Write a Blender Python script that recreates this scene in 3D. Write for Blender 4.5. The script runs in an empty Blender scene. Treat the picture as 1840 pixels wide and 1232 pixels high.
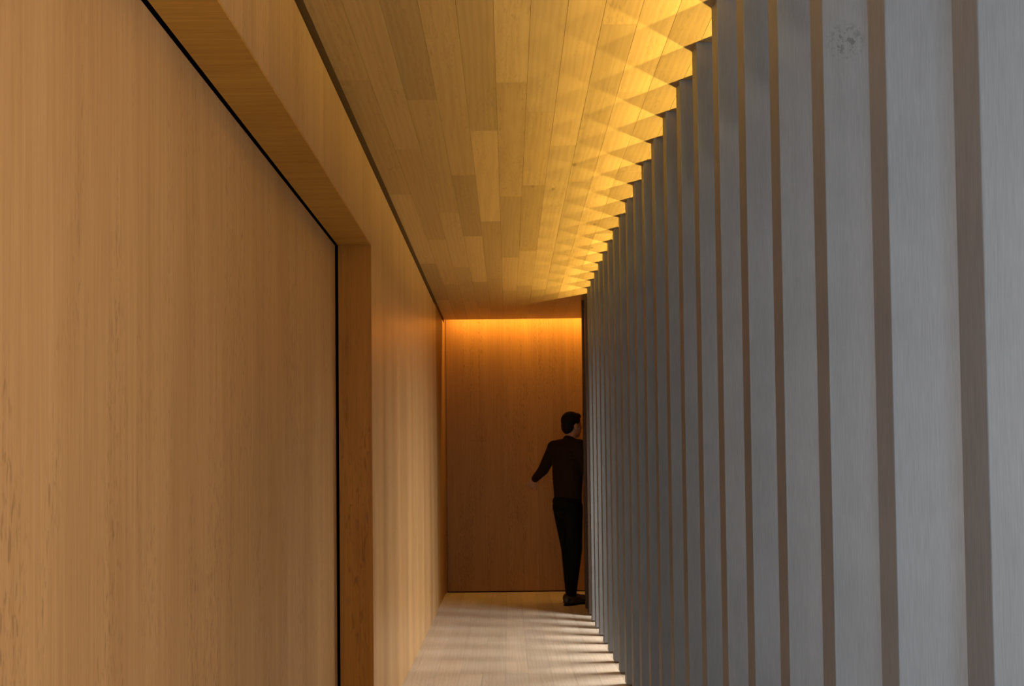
import bpy, bmesh, math, random
from mathutils import Vector, Matrix
random.seed(7)
sc = bpy.context.scene
C = sc.collection

# ------------------------------------------------------------------ measures (metres)
CAM_H = 1.292
CEIL = 2.764
WL = -0.6424           # face of the corridor's left wall
FX = 0.6725            # corridor-side edge of the fins
FP, FY0, FT, FD = 0.2666, 2.690, 0.0657, 0.20   # fin pitch, first, thickness, depth
HEAD = 2.343           # underside of door header
DOORX = -0.812
YJ = 3.673             # far jamb of the big door
YEND = 7.979
YSLOT = 7.812
YSTEP = 7.0
YNEAR = -3.0
RX = 3.3               # far side of the room behind the fins
RYE = 6.70             # end wall of that room

# ------------------------------------------------------------------ camera
cam = bpy.data.cameras.new('camera'); cam_o = bpy.data.objects.new('camera', cam); C.objects.link(cam_o)
F, CX, CY, PITCH, ROLL = 1400.0, 913.5, 802.8, 0.02355, 0.01094
cam.sensor_fit = 'HORIZONTAL'; cam.sensor_width = 36.0; cam.lens = 36.0*F/1840
cam.shift_x = (920-CX)/1840; cam.shift_y = (CY-616)/1840
cam.clip_start = 0.02
r0 = Vector((1, 0, 0)); u0 = Vector((0, -math.sin(PITCH), math.cos(PITCH))); f0 = Vector((0, math.cos(PITCH), math.sin(PITCH)))
rt = r0*math.cos(ROLL) - u0*math.sin(ROLL); up = r0*math.sin(ROLL) + u0*math.cos(ROLL)
M = Matrix((rt, up, -f0)).transposed().to_4x4(); M.translation = Vector((0, 0, CAM_H))
cam_o.matrix_world = M
sc.camera = cam_o

# ------------------------------------------------------------------ world, daylight, exposure
w = bpy.data.worlds.new('world'); sc.world = w; w.use_nodes = True
w.node_tree.nodes['Background'].inputs[0].default_value = (0.62, 0.76, 1.0, 1)
w.node_tree.nodes['Background'].inputs[1].default_value = 0.3
vs = sc.view_settings
vs.view_transform = 'Standard'; vs.look = 'None'; vs.gamma = 1.0; vs.exposure = 0.0; vs.use_curve_mapping = False

def area(name, loc, direction, sx, sy, power, col, spread=180):
    l = bpy.data.lights.new(name, 'AREA'); l.shape = 'RECTANGLE'; l.size = sx; l.size_y = sy
    l.energy = power; l.color = col; l.spread = math.radians(spread)
    o = bpy.data.objects.new(name, l); C.objects.link(o)
    o.location = loc; o.rotation_euler = Vector(direction).to_track_quat('-Z', 'Y').to_euler()
    return o
# daylight added behind the camera and beside near fins, then the narrow room window
area('added_fill_near', (WL-0.16, -1.70, 1.15), (1, 0, 0), 1.7, 2.0, 185, (0.60, 0.83, 1.0))  # cool fill added to lift the fin edges; its window is invented
area('added_fill_room', (RX+0.14, -0.85, 1.34), (-1, 0, 0), 3.1, 2.45, 132, (1.0, 0.82, 0.73))  # fill added to brighten the door and fin faces; its window is unseen
area('daylight_side_window', (RX+0.14, 5.30, 2.02), (-1, 0.10, -1.0), 1.30, 1.10, 112, (1.0, 0.97, 0.93), 100)

# ------------------------------------------------------------------ materials
def mat(name):
    m = bpy.data.materials.new(name); m.use_nodes = True
    nt = m.node_tree; b = nt.nodes['Principled BSDF']
    return m, nt, b
def N(nt, t, **kw):
    n = nt.nodes.new(t)
    for k, v in kw.items(): setattr(n, k, v)
    return n
def L(nt, a, b): nt.links.new(a, b)
def math_n(nt, op, a, b=None, c=None, clamp=False):
    n = N(nt, 'ShaderNodeMath', operation=op, use_clamp=clamp)
    for i, v in enumerate((a, b, c)):
        if v is None: continue
        if isinstance(v, (int, float)): n.inputs[i].default_value = v
        else: L(nt, v, n.inputs[i])
    return n.outputs[0]
def ramp(nt, fac, stops):
    r = N(nt, 'ShaderNodeValToRGB'); L(nt, fac, r.inputs[0])
    e = r.color_ramp.elements
    while len(e) < len(stops): e.new(0.5)
    for el, (p, c) in zip(e, stops):
        el.position = p; el.color = (*c, 1) if len(c) == 3 else c
    return r.outputs[0]
def mixc(nt, fac, a, b, blend='MIX'):
    n = N(nt, 'ShaderNodeMix', data_type='RGBA', blend_type=blend)
    if isinstance(fac, (int, float)): n.inputs[0].default_value = fac
    else: L(nt, fac, n.inputs[0])
    for i, v in ((6, a), (7, b)):
        if isinstance(v, tuple): n.inputs[i].default_value = (*v, 1)
        else: L(nt, v, n.inputs[i])
    return n.outputs[2]
def noise(nt, vec, scale, detail=4, rough=0.55, dist=0.0):
    n = N(nt, 'ShaderNodeTexNoise'); n.inputs['Scale'].default_value = scale
    n.inputs['Detail'].default_value = detail; n.inputs['Roughness'].default_value = rough
    n.inputs['Distortion'].default_value = dist
    L(nt, vec, n.inputs['Vector']); return n.outputs[0]
def vscale(nt, vec, s, off=None):
    m = N(nt, 'ShaderNodeMapping'); m.inputs['Scale'].default_value = s
    L(nt, vec, m.inputs['Vector'])
    if off is not None: L(nt, off, m.inputs['Location'])
    return m.outputs[0]

def wood(name, light, dark, grain, leaf=None, knots=False, fleck=0.5, tone=False, rough=0.5, figure=0.35, bump=0.15, fscale=1.0, leaf_amt=0.07, cath=0.0):
    """grain: axis index the grain runs along; leaf: (axis, width) veneer leaves with their own tone"""
    m, nt, b = mat(name)
    pos = N(nt, 'ShaderNodeNewGeometry').outputs['Position']
    oi = N(nt, 'ShaderNodeObjectInfo')
    comb = N(nt, 'ShaderNodeCombineXYZ')
    rr = math_n(nt, 'MULTIPLY', oi.outputs['Random'], 37.0)
    for i in range(3): L(nt, rr, comb.inputs[i])
    if tone:
        add = N(nt, 'ShaderNodeVectorMath', operation='ADD'); L(nt, pos, add.inputs[0]); L(nt, comb.outputs[0], add.inputs[1]); pos2 = add.outputs[0]
    else: pos2 = pos
    def st(across, along):
        s = [across]*3; s[grain] = along; return tuple(s)
    leaf_v = None
    if leaf:
        sep = N(nt, 'ShaderNodeSeparateXYZ'); L(nt, pos, sep.inputs[0])
        q = math_n(nt, 'FLOOR', math_n(nt, 'DIVIDE', sep.outputs[leaf[0]], leaf[1]))
        wn = N(nt, 'ShaderNodeTexWhiteNoise', noise_dimensions='1D'); L(nt, q, wn.inputs['W'])
        leaf_v = wn.outputs['Value']
        cb = N(nt, 'ShaderNodeCombineXYZ')
        for i in range(3): L(nt, math_n(nt, 'MULTIPLY', leaf_v, 19.0+i), cb.inputs[i])
        add = N(nt, 'ShaderNodeVectorMath', operation='ADD'); L(nt, pos2, add.inputs[0]); L(nt, cb.outputs[0], add.inputs[1]); pos2 = add.outputs[0]
    broad = noise(nt, vscale(nt, pos2, st(9, 0.55)), 1.0, 3, 0.5, 0.6)
    fine = noise(nt, vscale(nt, pos2, st(330*fscale, 5.0)), 1.0, 3, 0.6)
    mid = noise(nt, vscale(nt, pos2, st(75*fscale, 1.3)), 1.0, 3, 0.6, 0.4)
    fac = math_n(nt, 'ADD', math_n(nt, 'MULTIPLY', broad, figure), math_n(nt, 'ADD', math_n(nt, 'MULTIPLY', mid, 0.40), math_n(nt, 'MULTIPLY', fine, 0.35)))
    if cath:
        wv = N(nt, 'ShaderNodeTexWave', wave_type='RINGS', rings_direction='SPHERICAL')
        wv.inputs['Scale'].default_value = 6.0; wv.inputs['Distortion'].default_value = 6.0; wv.inputs['Detail'].default_value = 2.0; wv.inputs['Detail Scale'].default_value = 1.2
        L(nt, vscale(nt, pos2, st(3.2, 0.35)), wv.inputs['Vector'])
        fac = math_n(nt, 'ADD', fac, math_n(nt, 'MULTIPLY', math_n(nt, 'SUBTRACT', wv.outputs['Fac'], 0.5), cath))
    base = ramp(nt, fac, [(0.38, dark), (0.68, light)])
    # short dark pores clustered in bands
    pore = noise(nt, vscale(nt, pos2, st(170*fscale, 26.0*fscale)), 1.0, 2, 0.5, 0.6)
    band = noise(nt, vscale(nt, pos2, st(7, 0.8)), 1.0, 3, 0.6, 1.0)
    pm = math_n(nt, 'MULTIPLY', ramp(nt, pore, [(0.53, (0, 0, 0)), (0.66, (1, 1, 1))]), ramp(nt, band, [(0.46, (0.05,)*3), (0.60, (1, 1, 1))]))
    base = mixc(nt, math_n(nt, 'MULTIPLY', pm, fleck), base, tuple(c*0.55 for c in dark))
    if knots:
        vo = N(nt, 'ShaderNodeTexVoronoi', feature='F1'); vo.inputs['Scale'].default_value = 1.0
        L(nt, vscale(nt, pos2, st(4.6, 2.2)), vo.inputs['Vector'])
        kd = ramp(nt, vo.outputs['Distance'], [(0.022, (1, 1, 1)), (0.060, (0, 0, 0))])
        base = mixc(nt, math_n(nt, 'MULTIPLY', kd, 0.6), base, tuple(c*0.30 for c in dark))
    if leaf_v is not None:
        t = math_n(nt, 'MULTIPLY_ADD', leaf_v, 2*leaf_amt, 1-leaf_amt)
        vm = N(nt, 'ShaderNodeVectorMath', operation='SCALE'); L(nt, base, vm.inputs[0]); L(nt, t, vm.inputs['Scale']); base = vm.outputs[0]
    if tone: base = mixc(nt, 1.0, base, oi.outputs['Color'], 'MULTIPLY')
    L(nt, base, b.inputs['Base Color'])
    b.inputs['Roughness'].default_value = rough
    b.inputs['Specular IOR Level'].default_value = 0.35
    return m

def plain(name, col, rough=0.6, metal=0.0, emit=None, es=0.0, var=0.06, sc_=30):
    m, nt, b = mat(name)
    pos = N(nt, 'ShaderNodeTexCoord').outputs['Object']
    n = noise(nt, pos, sc_, 3)
    c = ramp(nt, n, [(0.3, tuple(x*(1-var) for x in col)), (0.7, tuple(min(1, x*(1+var)) for x in col))])
    L(nt, c, b.inputs['Base Color']); b.inputs['Roughness'].default_value = rough; b.inputs['Metallic'].default_value = metal
    if emit: b.inputs['Emission Color'].default_value = (*emit, 1); b.inputs['Emission Strength'].default_value = es
    return m

OAK_L, OAK_D = (0.57, 0.340, 0.148), (0.44, 0.242, 0.096)
M_veneer = wood('oak_veneer', OAK_L, OAK_D, 2, leaf=(1, 0.105), fleck=0.5, rough=0.36, leaf_amt=0.09)
M_door = wood('oak_veneer_door', OAK_L, OAK_D, 2, leaf=(1, 0.62), fleck=0.55, rough=0.5, leaf_amt=0.03)
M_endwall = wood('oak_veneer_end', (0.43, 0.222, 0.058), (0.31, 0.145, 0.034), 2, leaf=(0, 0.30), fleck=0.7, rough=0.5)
M_soffit = wood('oak_lining', (0.60, 0.33, 0.065), (0.42, 0.20, 0.028), 0, fleck=0.25, rough=0.5, figure=0.3, fscale=0.5)
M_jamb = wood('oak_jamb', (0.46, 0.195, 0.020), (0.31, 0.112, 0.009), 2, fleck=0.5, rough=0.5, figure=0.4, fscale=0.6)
M_ceil = wood('oak_ceiling_plank', (0.51, 0.325, 0.138), (0.44, 0.272, 0.108), 1, tone=True, fleck=0.35, rough=0.42, figure=0.4, cath=0.17, knots=True)
M_floor = wood('pale_oak_floor_plank', (0.62, 0.52, 0.405), (0.53, 0.425, 0.315), 1, tone=True, fleck=0.3, rough=0.36, figure=0.35, cath=0.12)
M_black = plain('black_gap_and_sole', (0.002, 0.002, 0.002), 0.9)  # black puts the shade of the door gap into colour; soles share it
M_black.node_tree.nodes['Principled BSDF'].inputs['Specular IOR Level'].default_value = 0.0
M_groove = plain('dark_groove', (0.030, 0.014, 0.004), 0.9)
M_groove.node_tree.nodes['Principled BSDF'].inputs['Specular IOR Level'].default_value = 0.0
M_gap_shade = plain('gap_shade_brown', (0.13, 0.062, 0.012), 0.8)  # brown paints the shade inside the gap between left wall and ceiling
M_plaster = plain('white_plaster', (0.62, 0.60, 0.56), 0.85)
M_steel = plain('dark_steel', (0.05, 0.05, 0.052), 0.4, 0.8)
M_baffle = plain('black_baffle', (0.012, 0.012, 0.012), 0.7)  # for the baffles added beside each uplight
M_lens = plain('warm_lamp_lens', (0.8, 0.6, 0.3), 0.4, 0, (1.0, 0.72, 0.25), 6.0)

def fin_material():
    m, nt, b = mat('grey_stained_fin')
    pos = N(nt, 'ShaderNodeNewGeometry').outputs['Position']
    oi = N(nt, 'ShaderNodeObjectInfo')
    fine = noise(nt, vscale(nt, pos, (420, 420, 16)), 1.0, 3, 0.6)
    mid = noise(nt, vscale(nt, pos, (60, 60, 1.6)), 1.0, 3, 0.6, 0.4)
    blot = noise(nt, pos, 5.0, 3, 0.6)
    fac = math_n(nt, 'ADD', math_n(nt, 'MULTIPLY', fine, 0.55), math_n(nt, 'ADD', math_n(nt, 'MULTIPLY', mid, 0.15), math_n(nt, 'MULTIPLY', blot, 0.30)))
    col = ramp(nt, fac, [(0.34, (0.138, 0.142, 0.149)), (0.66, (0.188, 0.194, 0.204))])
    # dark knots on one board
    d = N(nt, 'ShaderNodeVectorMath', operation='DISTANCE'); L(nt, pos, d.inputs[0]); d.inputs[1].default_value = (0.722, 1.6236, 2.178)
    near = ramp(nt, math_n(nt, 'DIVIDE', d.outputs['Value'], 0.050), [(0.40, (1, 1, 1)), (0.95, (0, 0, 0))])
    kn = ramp(nt, noise(nt, pos, 85, 3, 0.6, 0.5), [(0.50, (0, 0, 0)), (0.60, (1, 1, 1))])
    col = mixc(nt, math_n(nt, 'MULTIPLY', math_n(nt, 'MULTIPLY', near, kn), 0.6), col, (0.05, 0.05, 0.05))
    L(nt, mixc(nt, 1.0, col, oi.outputs['Color'], 'MULTIPLY'), b.inputs['Base Color'])
    b.inputs['Roughness'].default_value = 0.5; b.inputs['Specular IOR Level'].default_value = 0.4
    return m
M_fin = fin_material()

# ------------------------------------------------------------------ mesh helpers
def bm_box(bm, x0, x1, y0, y1, z0, z1):
    v = [bm.verts.new((x, y, z)) for x in (x0, x1) for y in (y0, y1) for z in (z0, z1)]
    for f in ((0, 1, 3, 2), (4, 6, 7, 5), (0, 4, 5, 1), (2, 3, 7, 6), (0, 2, 6, 4), (1, 5, 7, 3)):
        bm.faces.new([v[i] for i in f])
    return v
def mesh_of(bm, name, m, bevel=0, seg=1):
    bmesh.ops.recalc_face_normals(bm, faces=bm.faces)
    if bevel: bmesh.ops.bevel(bm, geom=bm.edges[:], offset=bevel, segments=seg, affect='EDGES', profile=0.5)
    me = bpy.data.meshes.new(name); bm.to_mesh(me); bm.free()
    me.materials.append(m); return me
def link(name, me, parent=None, loc=(0, 0, 0)):
    o = bpy.data.objects.new(name, me); C.objects.link(o); o.location = loc
    if parent: o.parent = parent
    return o
def boxes(name, lst, m, parent=None, bevel=0, kind=None, label=None, cat=None):
    bm = bmesh.new()
    for b in lst: bm_box(bm, *b)
    o = link(name, mesh_of(bm, name, m, bevel), parent)
    if kind: o['kind'] = kind
    if label: o['label'] = label
    if cat: o['category'] = cat
    return o
def struct(name, lst, m, label, cat, bevel=0, parent=None):
    return boxes(name, lst, m, parent, bevel, 'structure' if parent is None else None, label, cat if parent is None else None)
def empty(name, loc, label, cat, group=None):
    o = bpy.data.objects.new(name, None); C.objects.link(o); o.location = loc; o.empty_display_size = 0.1
    o['label'] = label; o['category'] = cat
    if group: o['group'] = group
    return o

# ------------------------------------------------------------------ floor
floor = struct('floor', [(WL-0.30, RX+0.1, YNEAR-0.1, YEND+0.1, -0.12, -0.0155)], M_groove, 'pale oak plank floor of the corridor', 'floor')
unit = {}
def unit_plank(key, wd, ln, th, m, ch):
    k = (key, round(ln, 3))
    if k not in unit:
        bm = bmesh.new(); bm_box(bm, -wd/2, wd/2, -ln/2, ln/2, -th/2, th/2)
        unit[k] = mesh_of(bm, key, m, ch)
    return unit[k]
def lay(name, parent, xs, wd, y0, y1, z, th, m, lens, gap, tones, fixed=None, ch=0.0008):
    for ci, x in enumerate(xs):
        js = None
        if fixed:
            for k in fixed:
                if abs(k-x) < 0.02: js = fixed[k]
        cuts = []
        if js: cuts = [c for c, _ in js]
        y = y0; segs = []
        start = cuts[0] if cuts else y0 + random.uniform(0.2, 1.0)
        # run backwards from the first known joint, forwards after the last
        pts = list(cuts) if cuts else [start]
        while pts[0] > y0 + 0.35: pts.insert(0, round(pts[0]-random.choice(lens), 3))
        while pts[-1] < y1 - 0.35: pts.append(round(pts[-1]+random.choice(lens), 3))
        pts = [p for p in pts if y0 + 0.2 < p < y1 - 0.2]
        pts = [y0] + pts + [y1]
        for a, b_ in zip(pts[:-1], pts[1:]):
            o = link(name, unit_plank(name, wd-gap, b_-a-gap, th, m, ch), parent, (x, (a+b_)/2, z))
            t = random.uniform(*tones)
            if js:
                for c, tt in js:
                    if abs(a-c) < 0.01 and tt: t = tt
            h = random.uniform(-0.03, 0.03)
            o.color = (t*(1+h*0.5), t, t*(1-h), 1)
FW = 0.142
lay('floor_plank', floor, [WL-0.10+FW*(i+0.5) for i in range(14)], FW, YNEAR, YEND+0.02, -0.0075, 0.015, M_floor, [1.1, 1.4, 1.7, 2.0], 0.0007, (0.92, 1.06), None, 0.0004)
boxes('room_floor', [(WL-0.10+FW*14, RX, YNEAR, YEND+0.02, -0.015, 0.0)], M_floor, floor)

# ------------------------------------------------------------------ ceiling
ceiling = struct('ceiling', [(WL-0.05, RX+0.1, YNEAR-0.1, YSLOT, CEIL+0.0145, CEIL+0.10)], M_groove, 'oak plank ceiling lit golden beside the fins', 'ceiling')
CW = 0.120
cx0 = -0.033 - CW/2
fixed = {cx0: [(2.1, 0.90), (3.393, 1.16), (4.668, 0.86)],
         cx0+CW: [(2.0, 1.16), (2.965, 0.98), (4.24, 0.84)],
         cx0-CW: [(1.5, 0.98), (2.649, 0.97), (3.918, 0.80)],
         cx0-2*CW: [(3.1, 0.93), (4.497, 1.06)],
         cx0-3*CW: [(2.2, 0.97), (3.59, 0.88)]}
lay('ceiling_plank', ceiling, [cx0+CW*i for i in range(-4, 9)], CW, YNEAR, YSLOT, CEIL+0.0075, 0.015, M_ceil, [0.85, 1.05, 1.25, 1.45], 0.0008, (0.80, 1.10), fixed, 0.0006)
xe = cx0+CW*4.5+CW*4
boxes('room_ceiling', [(xe, RX, YNEAR, YSLOT, CEIL, CEIL+0.014)], M_plaster, ceiling)
xl = cx0-CW*4.5
boxes('ceiling_gap_shade', [(WL-0.04, xl-0.0012, YNEAR, YSLOT, CEIL, CEIL+0.014)], M_gap_shade, ceiling)  # dark strip paints the gap's shade onto the ceiling edge

# ------------------------------------------------------------------ left wall with the big flush door
WT = 2.728
wl = struct('wall_left', [(DOORX+0.031, WL, YJ+0.0062, YSTEP, 0, WT), (DOORX+0.031, WL, YNEAR, YJ+0.0062, HEAD+0.0062, WT)], M_veneer,
            'oak veneered wall running along the left of the corridor', 'wall', bevel=0.0012)
boxes('wall_backing', [(WL-0.22, WL-0.040, YNEAR, YEND+0.1, WT, CEIL)], M_gap_shade, wl)
struct('wall_alcove', [(WL-0.20, WL-0.008, YSTEP+0.004, YEND+0.02, 0, WT+0.035)], M_endwall, 'oak wall strip beside the lit end wall', 'wall', bevel=0.001)
struct('trim_1', [(DOORX+0.014, WL-0.0004, YNEAR, YJ, HEAD, HEAD+0.006)], M_soffit, 'oak lined soffit over the tall flush door', 'soffit')
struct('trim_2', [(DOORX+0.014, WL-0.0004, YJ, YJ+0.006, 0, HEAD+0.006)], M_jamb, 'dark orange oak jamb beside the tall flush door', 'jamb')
struct('trim_3', [(DOORX-0.04, DOORX+0.014, YNEAR, YJ+0.03, HEAD+0.022, HEAD+0.04), (DOORX-0.04, DOORX+0.014, YJ+0.020, YJ+0.04, 0, HEAD+0.022),
                  (DOORX-0.06, DOORX-0.045, -0.72, YJ+0.03, 0, HEAD+0.03), (DOORX+0.0142, DOORX+0.030, YNEAR, YJ+0.02, HEAD+0.0065, HEAD+0.022), (DOORX+0.0142, DOORX+0.030, YJ+0.0065, YJ+0.020, 0, HEAD+0.0064)], M_black, 'black shadow gap around the tall flush door', 'gap')
struct('door_1', [(DOORX-0.042, DOORX, -0.70, YJ, 0.006, HEAD)], M_door, 'tall flush oak veneer door in the left wall', 'door', bevel=0.001)
struct('wall_left_near', [(DOORX-0.04, WL, YNEAR, -2.60, 0, HEAD-0.001), (DOORX-0.04, WL, -0.80, -0.72, 0, HEAD-0.001), (DOORX-0.04, WL, -2.60, -0.80, 0, 0.10), (DOORX-0.04, WL, -2.60, -0.80, 2.20, HEAD-0.001)], M_veneer, 'oak wall on the near side of the flush door', 'wall')

# ------------------------------------------------------------------ end wall with light slot
wb = struct('wall_back', [(WL-0.2, 3.4, YEND+0.012, YEND+0.14, -0.02, 3.05)], M_groove, 'oak veneered end wall washed by orange light', 'wall')
boxes('wall_panel', [(WL+0.010, 2.4, YEND, YEND+0.012, 0.012, 3.0)], M_endwall, wb, bevel=0.001)
boxes('wall_panel', [(WL-0.008, WL+0.006, YEND, YEND+0.012, 0.0, 3.0)], M_endwall, wb)
struct('trim_4', [(WL-0.05, 2.4, YSLOT-0.012, YSLOT-0.001, CEIL+0.015, 3.0), (WL-0.05, 2.4, YSLOT-0.012, YEND+0.012, 3.0, 3.03)], M_plaster,
       'plaster slot above the end wall', 'light slot')
strip = empty('light_strip', (0.4, YSLOT+0.02, CEIL+0.09), 'hidden orange light strip washing the end wall', 'light')
bm = bmesh.new(); bm_box(bm, -1.035, 1.6, -0.020, 0.012, 0.004, 0.018); link('housing', mesh_of(bm, 'housing', M_steel), strip)
l = bpy.data.lights.new('strip_light', 'AREA'); l.shape = 'RECTANGLE'; l.size = 2.5; l.size_y = 0.02; l.energy = 22; l.color = (1.0, 0.50, 0.085)
lo = bpy.data.objects.new('strip_light', l); C.objects.link(lo); lo.parent = strip; lo.location = (0.25, 0, 0); lo.rotation_euler = Vector((0, 0.18, -1)).to_track_quat('-Z', 'Y').to_euler()

# ------------------------------------------------------------------ room behind the fins
struct('wall_room_end', [(FX+FD+0.002, RX+0.1, RYE, RYE+0.05, 0, CEIL)], M_plaster, 'wall closing the side room behind the last fins', 'wall')
struct('wall_passage', [(2.3, 2.4, RYE+0.05, YEND, 0, CEIL+0.2)], M_endwall, 'end of the dark side passage', 'wall')
wy0, wy1, wz0, wz1 = 4.60, 6.00, 0.10, 2.60
vy0, vy1 = -2.45, 0.75
struct('wall_right', [(RX, RX+0.1, YNEAR, vy0, 0, CEIL), (RX, RX+0.1, vy1, wy0, 0, CEIL), (RX, RX+0.1, vy0, vy1, 0, wz0), (RX, RX+0.1, vy0, vy1, 2.62, CEIL), (RX, RX+0.1, wy1, RYE, 0, CEIL), (RX, RX+0.1, wy0, wy1, 0, wz0), (RX, RX+0.1, wy0, wy1, wz1, CEIL)], M_plaster,
       'plaster wall of the side room with a tall window and an added one', 'wall')
win = struct('window_1', [(RX, RX+0.06, wy0, wy0+0.05, wz0, wz1), (RX, RX+0.06, wy1-0.05, wy1, wz0, wz1), (RX, RX+0.06, wy0+0.05, wy1-0.05, wz0, wz0+0.05), (RX, RX+0.06, wy0+0.05, wy1-0.05, wz1-0.05, wz1)],
             M_steel, 'tall window lighting the floor through the fins', 'window')
struct('wall_near', [(WL-0.2, RX+0.1, YNEAR-0.1, YNEAR, 0, CEIL)], M_plaster, 'plaster wall closing the near end behind the camera', 'wall')
struct('added_window_2', [(WL-0.12, WL-0.06, y, y+0.05, 0.10, 2.20) for y in (-2.60, -0.85)] + [(WL-0.12, WL-0.06, -2.55, -0.85, z, z+0.05) for z in (0.10, 2.15)], M_steel, 'added unseen tall window in the left wall behind the camera', 'window')  # frame added around the invented source of the cool fill

def glass_material():
    m, nt, b = mat('window_glass')
    tr = N(nt, 'ShaderNodeBsdfTransparent'); tr.inputs[0].default_value = (0.97, 0.985, 0.98, 1)
    gl = N(nt, 'ShaderNodeBsdfGlossy'); gl.inputs['Roughness'].default_value = 0.02
    mx = N(nt, 'ShaderNodeMixShader'); mx.inputs[0].default_value = 0.05
    L(nt, tr.outputs[0], mx.inputs[1]); L(nt, gl.outputs[0], mx.inputs[2])
    L(nt, mx.outputs[0], nt.nodes['Material Output'].inputs['Surface'])
    return m
M_glass = glass_material()
boxes('pane', [(RX+0.025, RX+0.033, wy0+0.05, wy1-0.05, wz0+0.05, wz1-0.05)], M_glass, win)
win3 = struct('added_window_3', [(RX, RX+0.06, vy0, vy0+0.05, wz0, 2.62), (RX, RX+0.06, vy1-0.05, vy1, wz0, 2.62), (RX, RX+0.06, vy0+0.05, vy1-0.05, wz0, wz0+0.05), (RX, RX+0.06, vy0+0.05, vy1-0.05, 2.57, 2.62)],
              M_steel, 'added unseen wide window of the side room beside the near fins', 'window')  # frame added around the invented source of the room fill
boxes('pane', [(RX+0.025, RX+0.033, vy0+0.05, vy1-0.05, wz0+0.05, 2.57)], M_glass, win3)

# ------------------------------------------------------------------ fins
NEAR, FAR = -7, 16
ORD = ['first', 'second', 'third', 'fourth', 'fifth', 'sixth', 'seventh', 'eighth', 'ninth', 'tenth', 'eleventh', 'twelfth', 'thirteenth', 'fourteenth', 'fifteenth',
       'sixteenth', 'seventeenth', 'eighteenth', 'nineteenth', 'twentieth', 'twenty-first', 'twenty-second', 'twenty-third']
FOOT = 0.012
bm = bmesh.new(); bm_box(bm, 0, FD, 0, FT, FOOT, CEIL); board_me = mesh_of(bm, 'board', M_fin, 0.0022, 2)
bm = bmesh.new(); bm_box(bm, 0.03, FD-0.03, 0.016, FT-0.016, 0, FOOT); foot_me = mesh_of(bm, 'foot', M_steel)
for n in range(FAR, NEAR-1, -1):
    y = FY0 + n*FP
    if n >= -6:
        k = FAR - n
        if k == 0: lab = 'narrow dark fin at the far end, beside the walking person'
        elif n == -6: lab = 'broad grey floor-to-ceiling fin at the right edge of the picture'
        elif n == -4: lab = 'grey vertical fin with dark knots near its top'
        elif n >= 5: lab = f'grey vertical fin, {ORD[k]} counted from the person at the far end'
        else: lab = f'grey vertical fin, {ORD[n+6]} counted from the right edge of the picture'
    else: lab = 'grey vertical fin nearer than the right edge of the picture'
    e = empty('vertical_fin', (FX, y, 0), lab, 'fin', 'grey vertical fins along the corridor')
    b = link('board', board_me, e); f_ = link('foot', foot_me, e)
    t = random.uniform(0.93, 1.06); h = random.uniform(-0.02, 0.02)
    b.color = (t*(1+h), t, t*(1-h), 1)
    if n >= 15: b.color = (0.35, 0.22, 0.15, 1)

# ------------------------------------------------------------------ uplights between the fins
HL = 0.40                                   # below the ceiling
TH = math.radians(41.0)
gap = FP - FT
dx = (gap/2)/math.tan(TH)                   # behind the corridor edge
zl = CEIL - HL
bm = bmesh.new(); bm_box(bm, -0.015, 0.03, -0.05, 0.05, -0.022, -0.012); shelf_me = mesh_of(bm, 'shelf', M_steel)
def plate(s):  # unseen black baffle added to keep lamp light off the fin faces
    bm = bmesh.new()
    ax = 0.020                              # apex behind the lamp
    ln = 0.058
    st = Vector((0.012, s*0.0075, 0)); en = Vector((-0.046, s*0.046*math.tan(TH), 0))
    d = (en-st).normalized(); nn = Vector((-d.y, d.x, 0))*0.002*(-s)
    q = [st, en, en+nn, st+nn]
    lo = [bm.verts.new((v.x, v.y, -0.012)) for v in q]; hi = [bm.verts.new((v.x, v.y, HL)) for v in q]
    bm.faces.new(lo); bm.faces.new(hi)
    for i in range(4): bm.faces.new((lo[i], lo[(i+1) % 4], hi[(i+1) % 4], hi[i]))
    return mesh_of(bm, 'added_baffle', M_baffle)
plate_me = [plate(-1), plate(1)]
bm = bmesh.new(); bm_box(bm, 0.012, 0.015, -0.012, 0.012, -0.012, HL); back_me = mesh_of(bm, 'added_baffle', M_baffle)
bm = bmesh.new(); bmesh.ops.create_cone(bm, cap_ends=True, segments=20, radius1=0.006, radius2=0.005, depth=0.010, matrix=Matrix.Translation((0, 0, -0.007))); lens_me = mesh_of(bm, 'lamp', M_lens)
ul = bpy.data.lights.new('uplight_lamp', 'AREA'); ul.shape = 'DISK'; ul.size = 0.0022; ul.energy = 4.4; ul.color = (1.0, 0.76, 0.20)
for n in range(NEAR, 15):
    e = empty('uplight', (FX+dx, FY0+n*FP+FT+gap/2, zl), 'small warm uplight hidden on a shelf between two grey fins', 'lamp', 'uplights between the fins')
    link('shelf', shelf_me, e); link('added_baffle', plate_me[0], e); link('added_baffle', plate_me[1], e); link('added_baffle', back_me, e); link('lamp', lens_me, e)
    o = bpy.data.objects.new('uplight_lamp', ul); C.objects.link(o); o.parent = e; o.location = (0, 0, 0); o.rotation_euler = (math.pi, 0, 0)

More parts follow.
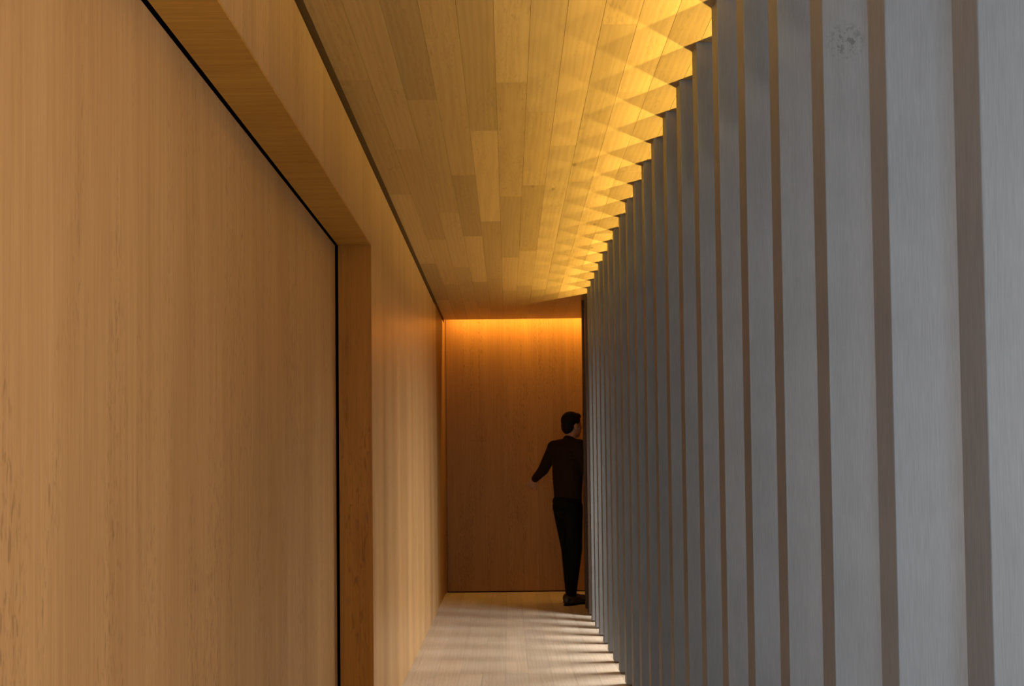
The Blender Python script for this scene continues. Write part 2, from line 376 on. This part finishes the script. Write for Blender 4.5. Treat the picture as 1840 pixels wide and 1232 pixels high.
# ------------------------------------------------------------------ the person walking at the far end
M_skin = plain('skin', (0.36, 0.20, 0.13), 0.5)
M_sweater = plain('dark_brown_sweater', (0.018, 0.010, 0.006), 0.9, sc_=220, var=0.25)
M_trousers = plain('black_trousers', (0.004, 0.004, 0.004), 0.85, sc_=200, var=0.25)
M_shoe = plain('dark_leather', (0.012, 0.009, 0.007), 0.4)
M_hair = plain('dark_hair', (0.010, 0.007, 0.005), 0.6, sc_=260, var=0.5)
for m_ in (M_sweater, M_trousers, M_hair): m_.node_tree.nodes['Principled BSDF'].inputs['Specular IOR Level'].default_value = 0.08
PA = math.radians(32)
fw = Vector((math.cos(PA), math.sin(PA), 0)); lf = Vector((-math.sin(PA), math.cos(PA), 0))
person = None
_sph = {}
def sphere_data(seg):
    if seg not in _sph:
        b = bmesh.new(); bmesh.ops.create_uvsphere(b, u_segments=seg, v_segments=seg//2+2, radius=1); b.verts.index_update()
        _sph[seg] = ([v.co.copy() for v in b.verts], [[v.index for v in f.verts] for f in b.faces]); b.free()
    return _sph[seg]
def blob(bm, c, r, rot=None, seg=20):
    m = Matrix.Translation(Vector(c))
    if rot: m = m @ rot
    m = m @ Matrix.Diagonal((r[0], r[1], r[2], 1))
    vs_, fs_ = sphere_data(seg); nv = [bm.verts.new(m @ v) for v in vs_]
    for f in fs_: bm.faces.new([nv[i] for i in f])
RZ = Matrix.Rotation(PA, 4, 'Z')
def limb(bm, a, b, ra, rb, flat=None, seg=18):
    """tapered capsule; flat = (across, front-back) scale for torso-like sections"""
    a, b = Vector(a), Vector(b); d = b-a; n = max(3, int(d.length/0.02))
    q = d.to_track_quat('Z', 'Y').to_matrix().to_4x4()
    m = Matrix.Translation((a+b)/2) @ q
    bmesh.ops.create_cone(bm, cap_ends=True, segments=seg, radius1=ra, radius2=rb, depth=d.length, matrix=m)
    blob(bm, a, (ra,)*3); blob(bm, b, (rb,)*3)
def fused(name, bm, m, voxel, parent, smooth=6):
    bmesh.ops.recalc_face_normals(bm, faces=bm.faces)
    me = bpy.data.meshes.new(name); bm.to_mesh(me); bm.free(); me.materials.append(m)
    o = link(name, me, parent)
    r = o.modifiers.new('fuse', 'REMESH'); r.mode = 'VOXEL'; r.voxel_size = voxel; r.use_smooth_shade = True
    s = o.modifiers.new('smooth', 'SMOOTH'); s.factor = 0.5; s.iterations = smooth
    return o
def P(f, l_, z): return fw*f + lf*l_ + Vector((0, 0, z))
def Wd(x, y, z): return Vector((x, y, z))
neck0, headc = P(0.03, 0, 1.50), P(0.07, 0, 1.665)
shL, shR = P(-0.02, 0.175, 1.455), P(0.02, -0.175, 1.455)
elL, wrL = Wd(-0.215, 0.17, 1.245), Wd(-0.292, 0.33, 1.155)
elR, wrR = P(0.08, -0.24, 1.19), P(0.27, -0.17, 1.10)
hipL, hipR = P(0, 0.085, 0.93), P(0, -0.085, 0.93)
knL, knR = P(0.05, 0.07, 0.50), P(0.03, -0.07, 0.50)
anL, anR = P(0.065, 0.06, 0.085), P(-0.015, -0.06, 0.085)
# body: head, neck, arms with hands, trunk, legs as one surface
bm = bmesh.new()
blob(bm, headc + fw*-0.012 + Vector((0, 0, 0.025)), (0.094, 0.074, 0.090), RZ)         # cranium
blob(bm, headc + fw*0.022 + Vector((0, 0, -0.045)), (0.066, 0.056, 0.075), RZ)         # face
blob(bm, headc + fw*0.050 + Vector((0, 0, -0.098)), (0.026, 0.028, 0.022), RZ)         # chin
limb(bm, headc + fw*0.080 + Vector((0, 0, 0.012)), headc + fw*0.100 + Vector((0, 0, -0.024)), 0.009, 0.013)  # nose
blob(bm, headc + fw*0.083 + Vector((0, 0, -0.058)), (0.010, 0.024, 0.006), RZ)         # lips
blob(bm, headc + fw*0.082 + Vector((0, 0, -0.068)), (0.010, 0.021, 0.006), RZ)
for s in (-1, 1):
    blob(bm, headc + lf*s*0.074 + fw*-0.012 + Vector((0, 0, -0.022)), (0.020, 0.008, 0.032), RZ)  # ears
    blob(bm, headc + lf*s*0.030 + fw*0.070 + Vector((0, 0, 0.010)), (0.012, 0.016, 0.011), RZ)    # eyes
limb(bm, neck0 - Vector((0, 0, 0.03)), headc + fw*-0.015 + Vector((0, 0, -0.06)), 0.058, 0.052)
limb(bm, P(0, 0, 1.0), P(0.02, 0, 1.36), 0.075, 0.085)
limb(bm, shL, shR, 0.055, 0.055)
for s, e_, w_ in ((shL, elL, wrL), (shR, elR, wrR)):
    limb(bm, s, e_, 0.045, 0.036); limb(bm, e_, w_, 0.036, 0.025)
for h_, k_, a_ in ((hipL, knL, anL), (hipR, knR, anR)):
    limb(bm, h_, k_, 0.068, 0.046); limb(bm, k_, a_, 0.046, 0.034)
limb(bm, hipL, hipR, 0.07, 0.07); limb(bm, P(0, 0, 0.93), P(0, 0, 1.05), 0.075, 0.075)
def hand(bm, wr, d, side, palmn):
    d = d.normalized(); side = (side - d*side.dot(d)).normalized(); nn = d.cross(side)
    if nn.dot(palmn) < 0: nn = -nn
    for t in (-1.5, -0.5, 0.5, 1.5):
        limb(bm, wr + side*t*0.010, wr + d*0.085 + side*t*0.0195, 0.015, 0.0125, seg=10)
    for t, ln in zip((1.5, 0.5, -0.5, -1.5), (0.068, 0.078, 0.072, 0.056)):
        k = wr + d*0.085 + side*t*0.0195
        a = k + (d*0.85 + nn*0.50)*ln*0.48; b = a + (d*0.35 + nn*0.92)*ln*0.32; c = b + (d*-0.15 + nn*0.95)*ln*0.26
        limb(bm, k, a, 0.0100, 0.0090, seg=8); limb(bm, a, b, 0.0090, 0.0082, seg=8); limb(bm, b, c, 0.0082, 0.0070, seg=8)
    t0 = wr + d*0.028 + side*0.026; t1 = t0 + d*0.036 + side*0.030 + nn*0.014; t2 = t1 + d*0.032 + side*0.004 + nn*0.016
    limb(bm, t0, t1, 0.0135, 0.0110, seg=8); limb(bm, t1, t2, 0.0110, 0.0085, seg=8)
hand(bm, wrL, Wd(-0.05, 0.05, -0.085), Wd(0.8, -0.3, -0.2), Wd(0.5, 0.2, -0.3))
hand(bm, wrR, P(0.9, 0.2, -0.35), P(0, 0.5, 0.8), P(0, 1, -0.2))
person = fused('person', bm, M_skin, 0.0045, None, 3)
person['label'] = 'person in dark sweater and black trousers walking right at the corridor end'; person['category'] = 'person'
person.location = (0.545, 7.27, 0.0)
# sweater
bm = bmesh.new()
for i_ in range(13):
    z = 0.97 + 0.0385*i_; u = i_/12.0
    r = 0.160 + 0.026*math.sin(math.pi*min(1, u*1.15)*0.75)**2 - 0.02*max(0, u-0.8)*5
    blob(bm, P(0.005, 0, z), (0.112 + 0.012*u, r, 0.085), RZ, 24)
limb(bm, P(0.02, 0, 1.47), P(0.03, 0, 1.515), 0.085, 0.064)
limb(bm, P(0, 0.07, 1.475), shL, 0.062, 0.070); limb(bm, P(0, -0.07, 1.475), shR, 0.062, 0.070)
for s, e_, w_ in ((shL, elL, wrL), (shR, elR, wrR)):
    limb(bm, s, e_, 0.066, 0.052); limb(bm, e_, e_ + (w_-e_)*0.93, 0.052, 0.038)
fused('sweater', bm, M_sweater, 0.007, person, 8)
# trousers
bm = bmesh.new()
blob(bm, P(-0.005, 0, 0.95), (0.120, 0.165, 0.085), RZ, 24); blob(bm, P(-0.008, 0, 0.88), (0.112, 0.158, 0.095), RZ, 24)
for h_, k_, a_ in ((hipL, knL, anL), (hipR, knR, anR)):
    limb(bm, h_ - Vector((0, 0, 0.03)), k_, 0.092, 0.064); limb(bm, k_, a_ + Vector((0, 0, 0.015)), 0.064, 0.049)
fused('trousers', bm, M_trousers, 0.007, person, 8)
for a_ in (anL, anR):
    bm = bmesh.new()
    g = Vector((a_.x, a_.y, 0))
    blob(bm, g + fw*-0.035 + Vector((0, 0, 0.045)), (0.050, 0.038, 0.048), RZ)
    blob(bm, g + fw*0.045 + Vector((0, 0, 0.040)), (0.085, 0.042, 0.040), RZ)
    blob(bm, g + fw*0.125 + Vector((0, 0, 0.032)), (0.070, 0.046, 0.030), RZ)
    limb(bm, g + Vector((0, 0, 0.06)), g + Vector((0, 0, 0.10)), 0.044, 0.042)
    for v in bm.verts: v.co.z = max(v.co.z, 0.006)
    sh = fused('shoe', bm, M_shoe, 0.006, person, 4)
    bm = bmesh.new()
    blob(bm, g + fw*0.02 + Vector((0, 0, 0.006)), (0.11, 0.040, 0.011), RZ); blob(bm, g + fw*0.125 + Vector((0, 0, 0.006)), (0.074, 0.048, 0.011), RZ)
    for v in bm.verts: v.co.z = max(v.co.z, 0.0)
    fused('sole', bm, M_black, 0.005, sh, 1)
bm = bmesh.new()
blob(bm, headc + fw*-0.022 + Vector((0, 0, 0.040)), (0.098, 0.082, 0.088), RZ)
blob(bm, headc + fw*-0.060 + Vector((0, 0, -0.010)), (0.052, 0.072, 0.080), RZ)
blob(bm, headc + fw*0.030 + Vector((0, 0, 0.080)), (0.055, 0.062, 0.036), RZ)
fused('hair', bm, M_hair, 0.006, person, 3)
